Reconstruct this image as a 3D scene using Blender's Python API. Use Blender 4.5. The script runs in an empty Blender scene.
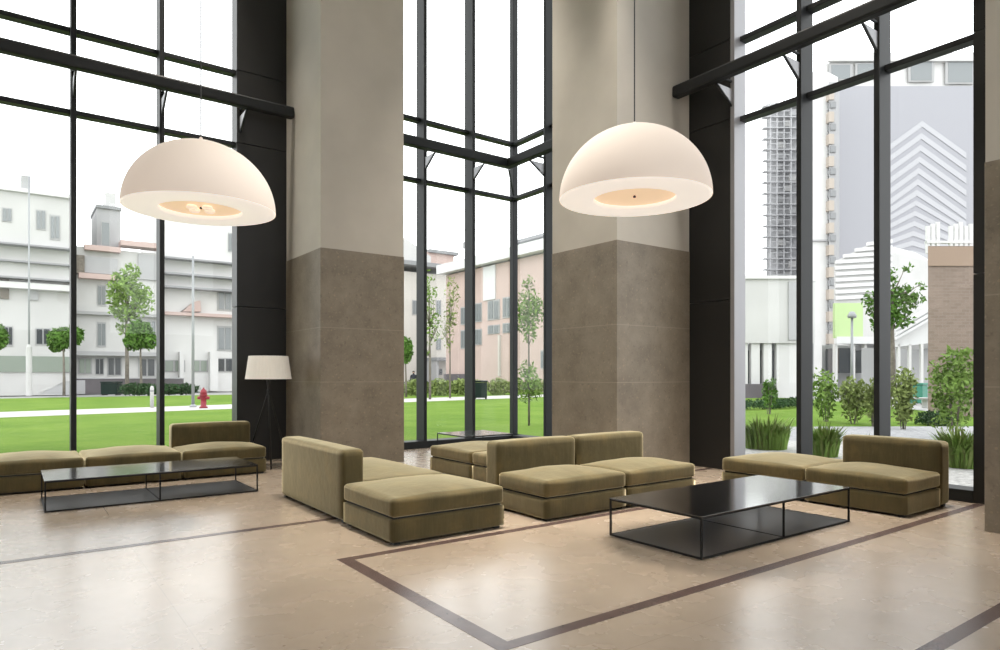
import bpy, bmesh, math, random
from mathutils import Vector, Matrix
random.seed(7)
SC = bpy.context.scene
COL = SC.collection
PI = math.pi

# ------------------------------------------------------------------ camera geometry (metres)
FPX, EYE, HOR = 668.5, 1.45, 375.0          # focal length in pixels of a 1000 px wide frame, eye height, horizon row
RX, RY, FX, FY = .8067, -.591, .591, .8067  # camera right and forward directions on the floor plan

def W(px, D):
    r = (px - 500) / FPX * D
    return (RX * r + FX * D, RY * r + FY * D)
def H(py, D): return EYE + (HOR - py) * D / FPX
def G(px, py):
    D = EYE * FPX / (py - HOR)
    return W(px, D)

# ------------------------------------------------------------------ materials
def new_mat(name):
    m = bpy.data.materials.new(name); m.use_nodes = True
    nt = m.node_tree; b = nt.nodes['Principled BSDF']
    return m, nt, b
def simple(name, col, rough=.5, metal=0, spec=.5, emit=None, estr=0, var=0, vscale=6, bump=0, bscale=60, sheen=0):
    m, nt, b = new_mat(name)
    b.inputs['Base Color'].default_value = (*col, 1)
    b.inputs['Roughness'].default_value = rough
    b.inputs['Metallic'].default_value = metal
    b.inputs['Specular IOR Level'].default_value = spec
    if emit:
        b.inputs['Emission Color'].default_value = (*emit, 1)
        b.inputs['Emission Strength'].default_value = estr
    if var or bump:
        tc = nt.nodes.new('ShaderNodeTexCoord')
    if var:
        n = nt.nodes.new('ShaderNodeTexNoise'); n.inputs['Scale'].default_value = vscale; n.inputs['Detail'].default_value = 5
        nt.links.new(tc.outputs['Object'], n.inputs['Vector'])
        r = nt.nodes.new('ShaderNodeValToRGB')
        r.color_ramp.elements[0].position = .3; r.color_ramp.elements[1].position = .7
        r.color_ramp.elements[0].color = (*[c * (1 - var) for c in col], 1)
        r.color_ramp.elements[1].color = (*[min(1, c * (1 + var)) for c in col], 1)
        nt.links.new(n.outputs['Fac'], r.inputs['Fac']); nt.links.new(r.outputs['Color'], b.inputs['Base Color'])
    if bump:
        n2 = nt.nodes.new('ShaderNodeTexNoise'); n2.inputs['Scale'].default_value = bscale; n2.inputs['Detail'].default_value = 3
        nt.links.new(tc.outputs['Object'], n2.inputs['Vector'])
        bp = nt.nodes.new('ShaderNodeBump'); bp.inputs['Strength'].default_value = bump; bp.inputs['Distance'].default_value = .02
        nt.links.new(n2.outputs['Fac'], bp.inputs['Height']); nt.links.new(bp.outputs['Normal'], b.inputs['Normal'])
    if sheen:
        b.inputs['Sheen Weight'].default_value = sheen; b.inputs['Sheen Roughness'].default_value = .4
    return m

def math_node(nt, op, a, bv=None):
    n = nt.nodes.new('ShaderNodeMath'); n.operation = op
    if hasattr(a, 'links'): nt.links.new(a, n.inputs[0])
    else: n.inputs[0].default_value = a
    if bv is not None:
        if hasattr(bv, 'links'): nt.links.new(bv, n.inputs[1])
        else: n.inputs[1].default_value = bv
    return n.outputs[0]
def mix_col(nt, fac, a, b):
    n = nt.nodes.new('ShaderNodeMix'); n.data_type = 'RGBA'
    nt.links.new(fac, n.inputs['Factor'])
    for s, v in (('A', a), ('B', b)):
        sock = [i for i in n.inputs if i.name == s and i.type == 'RGBA'][0]
        if hasattr(v, 'links'): nt.links.new(v, sock)
        else: sock.default_value = (*v, 1)
    return [o for o in n.outputs if o.type == 'RGBA'][0]
def noise(nt, vec, scale, detail=4, rough=.5):
    n = nt.nodes.new('ShaderNodeTexNoise'); n.inputs['Scale'].default_value = scale
    n.inputs['Detail'].default_value = detail; n.inputs['Roughness'].default_value = rough
    nt.links.new(vec, n.inputs['Vector']); return n.outputs['Fac']
def ramp(nt, fac, p0, p1):
    n = nt.nodes.new('ShaderNodeMapRange'); n.inputs['From Min'].default_value = p0; n.inputs['From Max'].default_value = p1
    nt.links.new(fac, n.inputs['Value']); return n.outputs[0]

def floor_material():
    m, nt, b = new_mat('polished_limestone')
    geo = nt.nodes.new('ShaderNodeNewGeometry'); P = geo.outputs['Position']
    c = mix_col(nt, ramp(nt, noise(nt, P, 1.1, 6, .6), .3, .7), (.34, .272, .205), (.435, .352, .272))
    sp = ramp(nt, noise(nt, P, 26, 4, .65), .56, .74)
    c = mix_col(nt, math_node(nt, 'MULTIPLY', sp, .22), c, (.30, .22, .155))
    vein = ramp(nt, noise(nt, P, 4.0, 5, .55), .42, .85)
    c = mix_col(nt, math_node(nt, 'MULTIPLY', vein, .10), c, (.60, .49, .39))
    # slab joints
    sx = nt.nodes.new('ShaderNodeSeparateXYZ'); nt.links.new(P, sx.inputs[0])
    def line(out, off, per):
        t = math_node(nt, 'ADD', out, 100 * per - off)
        t = math_node(nt, 'MODULO', t, per)
        return math_node(nt, 'LESS_THAN', t, .007)
    ln = math_node(nt, 'MAXIMUM', line(sx.outputs['X'], .82, 4.94), line(sx.outputs['Y'], 2.45, 4.94))
    c = mix_col(nt, math_node(nt, 'MULTIPLY', ln, .4), c, (.2, .15, .11))
    nt.links.new(c, b.inputs['Base Color'])
    rr = nt.nodes.new('ShaderNodeMapRange'); rr.inputs['To Min'].default_value = .22; rr.inputs['To Max'].default_value = .32
    nt.links.new(noise(nt, P, 3, 4), rr.inputs['Value']); nt.links.new(rr.outputs[0], b.inputs['Roughness'])
    b.inputs['Specular IOR Level'].default_value = .7
    b.inputs['Coat Weight'].default_value = .5; b.inputs['Coat Roughness'].default_value = .23; b.inputs['Coat IOR'].default_value = 1.6
    return m

def stone_material():
    m, nt, b = new_mat('brown_fossil_stone')
    geo = nt.nodes.new('ShaderNodeNewGeometry'); P = geo.outputs['Position']
    c = mix_col(nt, ramp(nt, noise(nt, P, 2.4, 7, .65), .3, .7), (.195, .165, .127), (.305, .262, .204))
    c = mix_col(nt, math_node(nt, 'MULTIPLY', ramp(nt, noise(nt, P, 34, 4, .6), .6, .72), .8), c, (.38, .32, .24))
    c = mix_col(nt, math_node(nt, 'MULTIPLY', ramp(nt, noise(nt, P, 19, 5, .6), .58, .75), .6), c, (.125, .103, .080))
    v = nt.nodes.new('ShaderNodeTexVoronoi'); v.inputs['Scale'].default_value = 9; nt.links.new(P, v.inputs['Vector'])
    spot = math_node(nt, 'LESS_THAN', v.outputs['Distance'], .13)
    c = mix_col(nt, math_node(nt, 'MULTIPLY', spot, .3), c, (.46, .36, .24))
    sx = nt.nodes.new('ShaderNodeSeparateXYZ'); nt.links.new(P, sx.inputs[0])
    ln = None
    for z in (1.34, 2.19):
        d = math_node(nt, 'LESS_THAN', math_node(nt, 'ABSOLUTE', math_node(nt, 'SUBTRACT', sx.outputs['Z'], z)), .006)
        ln = d if ln is None else math_node(nt, 'MAXIMUM', ln, d)
    c = mix_col(nt, math_node(nt, 'MULTIPLY', ln, .5), c, (.40, .35, .28))
    nt.links.new(c, b.inputs['Base Color'])
    b.inputs['Roughness'].default_value = .42; b.inputs['Specular IOR Level'].default_value = .5
    bp = nt.nodes.new('ShaderNodeBump'); bp.inputs['Strength'].default_value = .12; bp.inputs['Distance'].default_value = .01
    nt.links.new(noise(nt, P, 40, 4), bp.inputs['Height']); nt.links.new(bp.outputs['Normal'], b.inputs['Normal'])
    return m

def fabric_material():
    m, nt, b = new_mat('olive_velvet')
    tc = nt.nodes.new('ShaderNodeTexCoord'); P = tc.outputs['Object']
    mp = nt.nodes.new('ShaderNodeMapping'); nt.links.new(P, mp.inputs['Vector']); mp.inputs['Scale'].default_value = (3.2, 3.2, .9)
    n1 = ramp(nt, noise(nt, mp.outputs[0], 2.2, 5, .6), .32, .68)
    c = mix_col(nt, n1, (.070, .056, .024), (.098, .078, .034))
    c = mix_col(nt, math_node(nt, 'MULTIPLY', ramp(nt, noise(nt, P, 3.1, 4, .6), .52, .68), .5), c, (.165, .117, .045))
    mp2 = nt.nodes.new('ShaderNodeMapping'); nt.links.new(P, mp2.inputs['Vector']); mp2.inputs['Scale'].default_value = (60, 60, 5)
    n2 = noise(nt, mp2.outputs[0], 1, 3, .6)
    c = mix_col(nt, math_node(nt, 'MULTIPLY', ramp(nt, n2, .45, .7), .16), c, (.17, .14, .07))
    nt.links.new(c, b.inputs['Base Color'])
    b.inputs['Roughness'].default_value = .85; b.inputs['Specular IOR Level'].default_value = .25
    b.inputs['Sheen Weight'].default_value = 1.0; b.inputs['Sheen Roughness'].default_value = .40
    b.inputs['Sheen Tint'].default_value = (1.0, .88, .58, 1)
    bp = nt.nodes.new('ShaderNodeBump'); bp.inputs['Strength'].default_value = .25; bp.inputs['Distance'].default_value = .02
    nt.links.new(noise(nt, P, 7, 5, .55), bp.inputs['Height']); nt.links.new(bp.outputs['Normal'], b.inputs['Normal'])
    return m

def glass_material():
    m = bpy.data.materials.new('clear_glass'); m.use_nodes = True; nt = m.node_tree; nt.nodes.clear()
    out = nt.nodes.new('ShaderNodeOutputMaterial'); mx = nt.nodes.new('ShaderNodeMixShader')
    tr = nt.nodes.new('ShaderNodeBsdfTransparent'); tr.inputs[0].default_value = (.985, .995, .99, 1)
    gl = nt.nodes.new('ShaderNodeBsdfGlossy'); gl.inputs['Roughness'].default_value = .0
    fr = nt.nodes.new('ShaderNodeFresnel'); fr.inputs['IOR'].default_value = 1.4
    ge = nt.nodes.new('ShaderNodeNewGeometry')
    fac = math_node(nt, 'MULTIPLY', fr.outputs[0], math_node(nt, 'SUBTRACT', 1.0, ge.outputs['Backfacing']))
    nt.links.new(fac, mx.inputs[0]); nt.links.new(tr.outputs[0], mx.inputs[1]); nt.links.new(gl.outputs[0], mx.inputs[2])
    nt.links.new(mx.outputs[0], out.inputs[0]); return m

def brick_material():
    m, nt, b = new_mat('brown_brick')
    tc = nt.nodes.new('ShaderNodeTexCoord')
    n = nt.nodes.new('ShaderNodeTexBrick'); n.inputs['Scale'].default_value = 2.2
    n.inputs['Color1'].default_value = (.20, .15, .12, 1); n.inputs['Color2'].default_value = (.235, .18, .145, 1)
    n.inputs['Mortar'].default_value = (.26, .215, .18, 1); n.inputs['Mortar Size'].default_value = .012
    mp = nt.nodes.new('ShaderNodeMapping'); mp.inputs['Rotation'].default_value = (PI / 2, 0, 0)
    nt.links.new(tc.outputs['Object'], mp.inputs['Vector']); nt.links.new(mp.outputs[0], n.inputs['Vector'])
    nt.links.new(n.outputs['Color'], b.inputs['Base Color']); b.inputs['Roughness'].default_value = .85
    return m

def lawn_material():
    m, nt, b = new_mat('lawn_grass')
    geo = nt.nodes.new('ShaderNodeNewGeometry'); P = geo.outputs['Position']
    c = mix_col(nt, ramp(nt, noise(nt, P, .35, 6, .65), .3, .7), (.080, .160, .016), (.150, .235, .036))
    c = mix_col(nt, math_node(nt, 'MULTIPLY', ramp(nt, noise(nt, P, 6, 5, .7), .5, .75), .5), c, (.22, .28, .08))
    nt.links.new(c, b.inputs['Base Color']); b.inputs['Roughness'].default_value = .95; b.inputs['Specular IOR Level'].default_value = .1
    bp = nt.nodes.new('ShaderNodeBump'); bp.inputs['Strength'].default_value = .5; bp.inputs['Distance'].default_value = .05
    nt.links.new(noise(nt, P, 30, 3), bp.inputs['Height']); nt.links.new(bp.outputs['Normal'], b.inputs['Normal'])
    return m

M = dict(
    floor=floor_material(), stone=stone_material(), fabric=fabric_material(), glass=glass_material(), brick=brick_material(), lawn=lawn_material(),
    inlay=simple('brown_inlay_stone', (.095, .062, .055), .25, var=.2, vscale=8),
    plaster=simple('warm_plaster', (.57, .54, .485), .8, var=.05, vscale=1.5, bump=.03),
    ceiling=simple('white_ceiling', (.75, .74, .71), .9),
    panel=simple('black_panel', (.016, .016, .016), .45, spec=.4),
    steel=simple('anthracite_steel', (.022, .024, .026),   .5, spec=.22),
    bracket=simple('grey_bracket_steel', (.32, .32, .34), .4, metal=.3),
    black=simple('black_metal', (.010, .010, .011), .15, spec=1.0),
    scaffold=simple('galvanised_tube', (.40, .40, .41), .7),
    tanband=simple('tan_band', (.30, .22, .165), .85),
    tframe=simple('black_frame_steel', (.008, .008, .009), .5, spec=.3),
    shelf=simple('dark_grey_sheet', (.11, .11, .115), .30, spec=.5),
    leg=simple('black_leg', (.010, .010, .011), .4),
    foot=simple('black_foot', (.008, .008, .008), .5),
    dome=simple('opal_dome', (.52, .48, .44), .75, spec=.2, emit=(1, .82, .68), estr=.42),
    ring=simple('opal_ring', (.85, .81, .76), .45, emit=(1, .93, .87), estr=.55),
    amber=simple('amber_diffuser', (.70, .53, .38), .5, emit=(1, .72, .48), estr=.55),
    bulb=simple('lit_bulb', (.9, .8, .7), .4, emit=(1, .80, .62), estr=.62),
    cable=simple('grey_cable', (.06, .06, .06), .5),
    shade=simple('ivory_shade', (.78, .75, .69), .8, emit=(1, .92, .82), estr=.14),
    ground=simple('pale_paving', (.34, .335, .33), .9, var=.12, vscale=.6),
    path=simple('white_path', (.42, .405, .385), .9, var=.06, vscale=1),
    gravel=simple('grey_gravel', (.30, .30, .31), .95, var=.25, vscale=9, bump=.4, bscale=30),
    pebble=simple('pale_pebbles', (.40, .39, .375), .95, var=.35, vscale=14, bump=.6, bscale=25),
    white=simple('white_render', (.60, .595, .585), .85, var=.05, vscale=.4),
    offwhite=simple('offwhite_render', (.50, .495, .485), .85, var=.06, vscale=.4),
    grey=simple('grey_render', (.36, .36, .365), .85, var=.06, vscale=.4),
    cream=simple('cream_render', (.52, .495, .455), .85, var=.06, vscale=.4),
    pinkish=simple('pink_brick', (.50, .385, .345), .85, var=.06, vscale=.6),  # paled and greyed, outdoor haze put into the colour
    cornice=simple('pale_pink_cornice', (.47, .36, .33), .85),
    darkroof=simple('grey_roofing', (.24, .245, .25), .8),
    wglass=simple('window_glass', (.20, .215, .22), .15),  # lightened so the base colour carries the haze
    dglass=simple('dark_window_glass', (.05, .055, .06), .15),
    gglass=simple('green_shopfront_glass', (.24, .275, .235), .2),
    wframe=simple('window_frame', (.34, .34, .34), .6),
    rail=simple('grey_rail', (.25, .25, .26), .6),  # pale tone stands in for haze outside
    pole=simple('grey_pole', (.27, .28, .29), .5, metal=.2),
    darkwall=simple('grey_purple_wall', (.105, .095, .10), .9, var=.15, vscale=1),
    bin=simple('dark_green_bin', (.010, .020, .016), .6, spec=.15),
    red=simple('red_paint', (.22, .006, .018), .4),
    leaf=simple('green_leaves', (.085, .175, .030), .7, var=.4, vscale=1.6, spec=.2),
    leaf2=simple('light_green_leaves', (.17, .27, .060), .7, var=.35, vscale=1.6, spec=.2),
    leaf3=simple('dark_green_leaves', (.035, .075, .028), .7, var=.4, vscale=1.6, spec=.2),
    leaf4=simple('olive_leaves', (.19, .24, .075), .7, var=.35, vscale=1.6, spec=.2),
    bark=simple('brown_bark', (.17, .15, .125), .9, var=.3, vscale=6),
    tarp=simple('lilac_grey_cladding', (.325, .325, .35), .8),
    tarplight=simple('white_printed_stripe', (.42, .42, .44), .8),
    orange=simple('orange_netting', (.42, .37, .32), .9),
    limegreen=simple('lime_banner', (.42, .55, .27), .7),
    teal=simple('teal_plastic', (.04, .22, .15), .5),
    canvas=simple('white_canvas', (.62, .62, .62), .8),
    cloth=simple('dark_clothes', (.02, .022, .03), .9), skin=simple('skin', (.45, .28, .20), .6), hair=simple('dark_hair', (.02, .015, .01), .7),
)

_b = M['black'].node_tree.nodes['Principled BSDF']; _b.inputs['Coat Weight'].default_value = .7; _b.inputs['Coat Roughness'].default_value = .12; _b.inputs['Coat IOR'].default_value = 1.5

# ------------------------------------------------------------------ mesh building helpers
class MB:
    def __init__(s): s.bm = bmesh.new()
    def box(s, x0, y0, z0, x1, y1, z1, mat=None):
        v = [s.bm.verts.new(p) for p in ((x0,y0,z0),(x1,y0,z0),(x1,y1,z0),(x0,y1,z0),(x0,y0,z1),(x1,y0,z1),(x1,y1,z1),(x0,y1,z1))]
        if mat is not None:
            for q in v: q.co = mat @ q.co
        for f in ((3,2,1,0),(4,5,6,7),(0,1,5,4),(1,2,6,5),(2,3,7,6),(3,0,4,7)): s.bm.faces.new([v[i] for i in f])
        return s
    def prism(s, pts, z0, z1):
        n = len(pts)
        a = [s.bm.verts.new((p[0], p[1], z0)) for p in pts]; b = [s.bm.verts.new((p[0], p[1], z1)) for p in pts]
        s.bm.faces.new(list(reversed(a))); s.bm.faces.new(b)
        for i in range(n): s.bm.faces.new((a[i], a[(i+1) % n], b[(i+1) % n], b[i]))
        return s
    def poly_solid(s, front, off):     # extrude a planar polygon by a vector
        n = len(front); off = Vector(off)
        a = [s.bm.verts.new(p) for p in front]; b = [s.bm.verts.new(Vector(p) + off) for p in front]
        s.bm.faces.new(a); s.bm.faces.new(list(reversed(b)))
        for i in range(n): s.bm.faces.new((b[i], b[(i+1) % n], a[(i+1) % n], a[i]))
        return s
    def tube(s, pts, rads, n=10, cap=True):
        pts = [Vector(p) for p in pts]
        if not hasattr(rads, '__len__'): rads = [rads] * len(pts)
        rings = []
        for i, p in enumerate(pts):
            d = (pts[min(i+1, len(pts)-1)] - pts[max(i-1, 0)]).normalized()
            u = d.orthogonal().normalized() if i == 0 else (u - d * u.dot(d)).normalized()
            w = d.cross(u)
            rings.append([s.bm.verts.new(p + (u * math.cos(2*PI*k/n) + w * math.sin(2*PI*k/n)) * rads[i]) for k in range(n)])
        for a, b in zip(rings, rings[1:]):
            for k in range(n): s.bm.faces.new((a[k], a[(k+1) % n], b[(k+1) % n], b[k]))
        if cap: s.bm.faces.new(list(reversed(rings[0]))); s.bm.faces.new(rings[-1])
        return s
    def lathe(s, prof, n=48, c=(0, 0), close=False):
        rings = []
        for r, z in prof:
            if r < 1e-5: rings.append([s.bm.verts.new((c[0], c[1], z))])
            else: rings.append([s.bm.verts.new((c[0] + r*math.cos(2*PI*k/n), c[1] + r*math.sin(2*PI*k/n), z)) for k in range(n)])
        pairs = list(zip(rings, rings[1:])) + ([(rings[-1], rings[0])] if close else [])
        for a, b in pairs:
            if len(a) == 1 and len(b) == 1: continue
            for k in range(n):
                k2 = (k+1) % n
                if len(a) == 1: s.bm.faces.new((a[0], b[k2], b[k]))
                elif len(b) == 1: s.bm.faces.new((a[k], a[k2], b[0]))
                else: s.bm.faces.new((a[k], a[k2], b[k2], b[k]))
        return s
    def soft(s, x0, y0, z0, x1, y1, z1, r=.05, crown=0., n=18, bulge=0., seed=0, nz=None):
        """an upholstered block: rounded edges, crowned top, softly bulging sides"""
        t = bmesh.new(); nz = nz or max(6, n // 2)
        c = Vector(((x0+x1)/2, (y0+y1)/2, (z0+z1)/2)); h = Vector(((x1-x0)/2, (y1-y0)/2, (z1-z0)/2))
        def g(k):                      # denser near the ends
            return [-math.cos(PI * i / k) * .35 + (2*i/k - 1) * .65 for i in range(k + 1)]
        gx, gy, gz = g(n), g(n), g(nz); vs = {}
        def vert(i, j, k):
            key = (i, j, k)
            if key not in vs:
                q = Vector((gx[i]*h.x, gy[j]*h.y, gz[k]*h.z)); inn = Vector([max(-(hh-r), min(hh-r, qq)) for qq, hh in zip(q, h)])
                d = q - inn
                if d.length > 1e-9: q = inn + d.normalized() * min(r, d.length if max(abs(d.x), abs(d.y), abs(d.z)) < r - 1e-6 else r)
                u, v, w = gx[i], gy[j], gz[k]
                q.z += crown * max(0, w) * (1 - abs(u)**2.2) * (1 - abs(v)**2.2)
                if bulge:
                    q.x += bulge * u * (1 - w*w) * (1 - abs(v)**4); q.y += bulge * v * (1 - w*w) * (1 - abs(u)**4)
                wv = .0035 * math.sin(7*q.x + seed) * math.sin(6.1*q.y + 2*seed) + .0025 * math.sin(15*q.x - 9*q.y + seed)
                q.z += wv * max(0, w) * (.7 if crown > .03 else 0)
                vs[key] = t.verts.new(q + c)
            return vs[key]
        for i in range(n):
            for j in range(n):
                t.faces.new((vert(i,j,nz), vert(i+1,j,nz), vert(i+1,j+1,nz), vert(i,j+1,nz)))
                t.faces.new((vert(i,j+1,0), vert(i+1,j+1,0), vert(i+1,j,0), vert(i,j,0)))
        for i in range(n):
            for k in range(nz):
                t.faces.new((vert(i,0,k), vert(i+1,0,k), vert(i+1,0,k+1), vert(i,0,k+1)))
                t.faces.new((vert(i+1,n,k), vert(i,n,k), vert(i,n,k+1), vert(i+1,n,k+1)))
                t.faces.new((vert(0,i+1,k) , vert(0,i,k), vert(0,i,k+1), vert(0,i+1,k+1)))
                t.faces.new((vert(n,i,k), vert(n,i+1,k), vert(n,i+1,k+1), vert(n,i,k+1)))
        me = bpy.data.meshes.new('tmp'); t.to_mesh(me); t.free(); s.bm.from_mesh(me); bpy.data.meshes.remove(me)
        return s
    def leaves(s, blobs, count, size, rnd, flat=.0):
        """leaf quads scattered in and on ellipsoid blobs (cx,cy,cz,rx,ry,rz)"""
        tot = sum(b[3]*b[4]*b[5] for b in blobs)
        for b in blobs:
            for _ in range(max(6, int(count * b[3]*b[4]*b[5] / tot))):
                d = Vector((rnd.gauss(0,1), rnd.gauss(0,1), rnd.gauss(0,1))).normalized(); q = rnd.random() ** .45
                p = Vector((b[0] + d.x*b[3]*q, b[1] + d.y*b[4]*q, b[2] + d.z*b[5]*q))
                if p.z < .02: continue
                a = Vector((rnd.gauss(0,1), rnd.gauss(0,1), rnd.gauss(0,.7))).normalized(); o = a.orthogonal().normalized()
                o.rotate(Matrix.Rotation(rnd.random()*6.28, 3, a)); l = size * (.6 + .8*rnd.random()); w = l * .45
                cr = a.cross(o)
                s.bm.faces.new([s.bm.verts.new(x) for x in (p - o*l/2, p + cr*w/2, p + o*l/2, p - cr*w/2)])
        return s
    def build(s, name, mat, parent=None, smooth=False, bevel=0, loc=None):
        if not s.bm.faces: s.bm.free(); return None
        bmesh.ops.recalc_face_normals(s.bm, faces=s.bm.faces[:]) if not getattr(s, 'keep', False) else None
        if parent is not None and loc is None: off = Vector(parent.get('_base', (0, 0, 0)))
        else: off = Vector(loc or (0, 0, 0))
        if off.length > 0: bmesh.ops.translate(s.bm, verts=s.bm.verts[:], vec=-off)
        me = bpy.data.meshes.new(name); s.bm.to_mesh(me); s.bm.free()
        me.materials.append(mat)
        if smooth:
            for p in me.polygons: p.use_smooth = True
        o = bpy.data.objects.new(name, me); COL.objects.link(o)
        if parent is not None:
            o.parent = parent; o['_base'] = tuple(parent.get('_base', (0, 0, 0)))
        elif loc is not None: o.location = loc
        if bevel:
            bv = o.modifiers.new('bevel', 'BEVEL'); bv.width = bevel; bv.segments = 2; bv.limit_method = 'ANGLE'
        return o

def thing(name, loc, label=None, cat=None, group=None, kind=None):
    o = bpy.data.objects.new(name, None); COL.objects.link(o); o.location = loc; o.empty_display_size = .2
    o['_base'] = tuple(loc)
    return tag(o, label, cat, group, kind)
def tag(o, label=None, cat=None, group=None, kind=None):
    if label: o['label'] = label
    if cat: o['category'] = cat
    if group: o['group'] = group
    if kind: o['kind'] = kind
    return o
def struct(mb, name, mat, label=None, cat=None, smooth=False):
    o = mb.build(name, mat, smooth=smooth); return tag(o, label, cat, None, 'structure')

# ------------------------------------------------------------------ setting: floor, inlays, ceiling, walls
GX, GY, TOP = 9.07, 11.85, 10.3          # glass planes (right wall x, left wall y) and ceiling height
BX, BY = -8.0, -8.0                       # far sides of the lobby, behind the camera
struct(MB().box(BX-.3, BY-.3, -.25, GX+.1, GY+.1, 0), 'floor', M['floor'], 'large polished beige limestone floor of the lobby', 'floor')
def inlay(k, x0, y0, x1, y1, label):
    struct(MB().box(x0, y0, .0, x1, y1, .0015), 'trim_%d' % k, M['inlay'], label, 'floor inlay')
inlay(1, 2.07, 4.91, GX-.3, 5.00, 'dark brown inlay band running under the front edge of the middle sofa')
inlay(2, 2.07, 2.91, 2.18, 4.91, 'dark brown inlay band running toward the camera, left side of the rectangle')
inlay(3, 2.07, 2.82, GX-.3, 2.91, 'dark brown inlay band in front of the large coffee table')
inlay(4, 2.07, 1.46, GX-.3, 1.55, 'dark brown inlay band at the bottom right corner of the floor')
inlay(5, -6, 6.39, GX-.3, 6.48, 'dark brown inlay band passing under the back of the long olive seat')
struct(MB().box(BX-.3, BY-.3, TOP, GX+.1, GY+.1, TOP+.3), 'ceiling', M['ceiling'], 'high white lobby ceiling', 'ceiling')

def panel_wall(name, boxes, label):
    mb = MB()
    for b in boxes: mb.box(*b)
    return struct(mb, name, M['panel'], label, 'wall')
# dark metal-clad wall pieces beside the pillars, with recessed seams at the transom heights
def seamed(x0, y0, x1, y1, ax):
    zs = [0, 2.6, 5.34, 6.55, TOP]; out = []
    for a, b in zip(zs, zs[1:]): out.append((x0, y0, a, x1, y1, b - .012))
    return out
panel_wall('wall_left', seamed(3.05, 11.59, 5.25, GY+.05, 'x'), 'black panelled wall strip behind the floor lamp')
panel_wall('wall_right', seamed(8.80, 6.10, GX+.05, 8.25, 'y'), 'black panelled wall strip right of the middle pillar')
panel_wall('wall_front', seamed(8.80, .75, GX+.05, 2.94, 'y'), 'black wall strip beside the pillar at the right edge')
mb = MB().box(-8.3, GY-.25, 0, -2.8, GY+.05, TOP); struct(mb, 'wall_north', M['plaster'])
# side of the lobby behind the camera: plastered piers with tall openings between them
mb = MB()
mb.box(BX-.3, -8, 0, BX, GY, TOP); struct(mb, 'wall_west', M['plaster'])
mb = MB()
for a in (-8.0, -3.0, 2.0, 7.4): mb.box(a, BY-.3, 0, a + 1.3, BY, TOP)
mb.box(-8, BY-.3, 8.6, GX, BY, TOP); mb.box(-8, BY-.3, 0, GX, BY, 3.2); struct(mb, 'wall_south', M['plaster'])

# ------------------------------------------------------------------ glazing
FD, FW = .28, .07      # mullion fin depth and width
Z1, Z2, SILL = 5.34, 6.55, .14
def glazing(name, label, axis, a0, a1, fins, plane, g0=None, g1=None):
    """axis 'x': a wall in the plane y=plane running along x; axis 'y': in the plane x=plane running along y"""
    w = thing(name, (a0, plane, 0) if axis == 'x' else (plane, a0, 0), label, 'window', None, 'structure')
    def bx(mb, u0, d0, z0, u1, d1, z1):
        return mb.box(u0, plane-d1, z0, u1, plane-d0, z1) if axis == 'x' else mb.box(plane-d1, u0, z0, plane-d0, u1, z1)
    bx(MB(), a0, -.04, 0, a1, FD, SILL).build('sill', M['steel'], w, bevel=.006)
    for u in fins: bx(MB(), u, -.03, SILL, u + FW, FD, TOP).build('mullion', M['steel'], w, bevel=.006)
    for zc in (Z1, Z2): bx(MB(), a0, -.02, zc-.035, a1, .14, zc+.035).build('transom', M['steel'], w, bevel=.006)
    edges = sorted([a0] + [f for f in fins if a0 < f < a1] + [a1])
    for u0, u1 in zip(edges, edges[1:]):
        if u1 - u0 < .15: continue
        for z0, z1 in ((SILL, Z1-.035), (Z1+.035, Z2-.035), (Z2+.035, TOP)):
            o = bx(MB(), u0 + .01, -.005, z0, u1 - .01, .005, z1).build('pane', M['glass'], w)
    return w
w1 = glazing('window_1', 'tall black-framed window wall on the left behind the long sofa', 'x', -2.8, 3.05, [-2.8, -1.62, -.45, .715, 1.885], GY)
w2 = glazing('window_2', 'left half of the corner window between the two pillars', 'x', 5.25, GX, [5.44, 6.61, 7.77], GY)
w3 = glazing('window_3', 'narrow right half of the corner window, beside the middle pillar', 'y', 8.25, GY, [8.35, 9.42, 10.43], GX)
w4 = glazing('window_4', 'tall black-framed window wall on the right behind the right sofa', 'y', 2.94, 6.10, [3.95, 4.98], GX)
# post where the two halves of the corner window meet
MB().box(GX-.10, GY-.10, 0, GX+.03, GY+.03, TOP).build('corner_post', M['steel'], w2, bevel=.006)
MB().box(8.79, 6.03, SILL, GX, 6.099, TOP).build('jamb', M['bracket'], w4)
w5 = glazing('window_5', None, 'y', -8, .7, [-6, -4.5, -3, -1.5, 0], GX)

# ------------------------------------------------------------------ pillars
def pillar(x0, y0, x1, y1, label):
    p = thing('pillar', (x0, y0, 0), label, 'pillar', 'stone and plaster pillars')
    MB().box(x0, y0, 0, x1, y1, 3.425).build('stone_cladding', M['stone'], p, bevel=.004)
    MB().box(x0+.006, y0+.006, 3.425, x1-.006, y1-.006, TOP).build('plaster_shaft', M['plaster'], p)
    return p
pillar(3.87, 9.98, 5.32, 11.58, 'square pillar left of the corner window, brown stone below and beige plaster above')
pillar(7.13, 6.85, 8.79, 8.30, 'square pillar right of the corner window, behind the hanging dome lamp')
pillar(7.30, .72, 8.79, 2.35, 'pillar cut off by the right edge of the photo')

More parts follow.
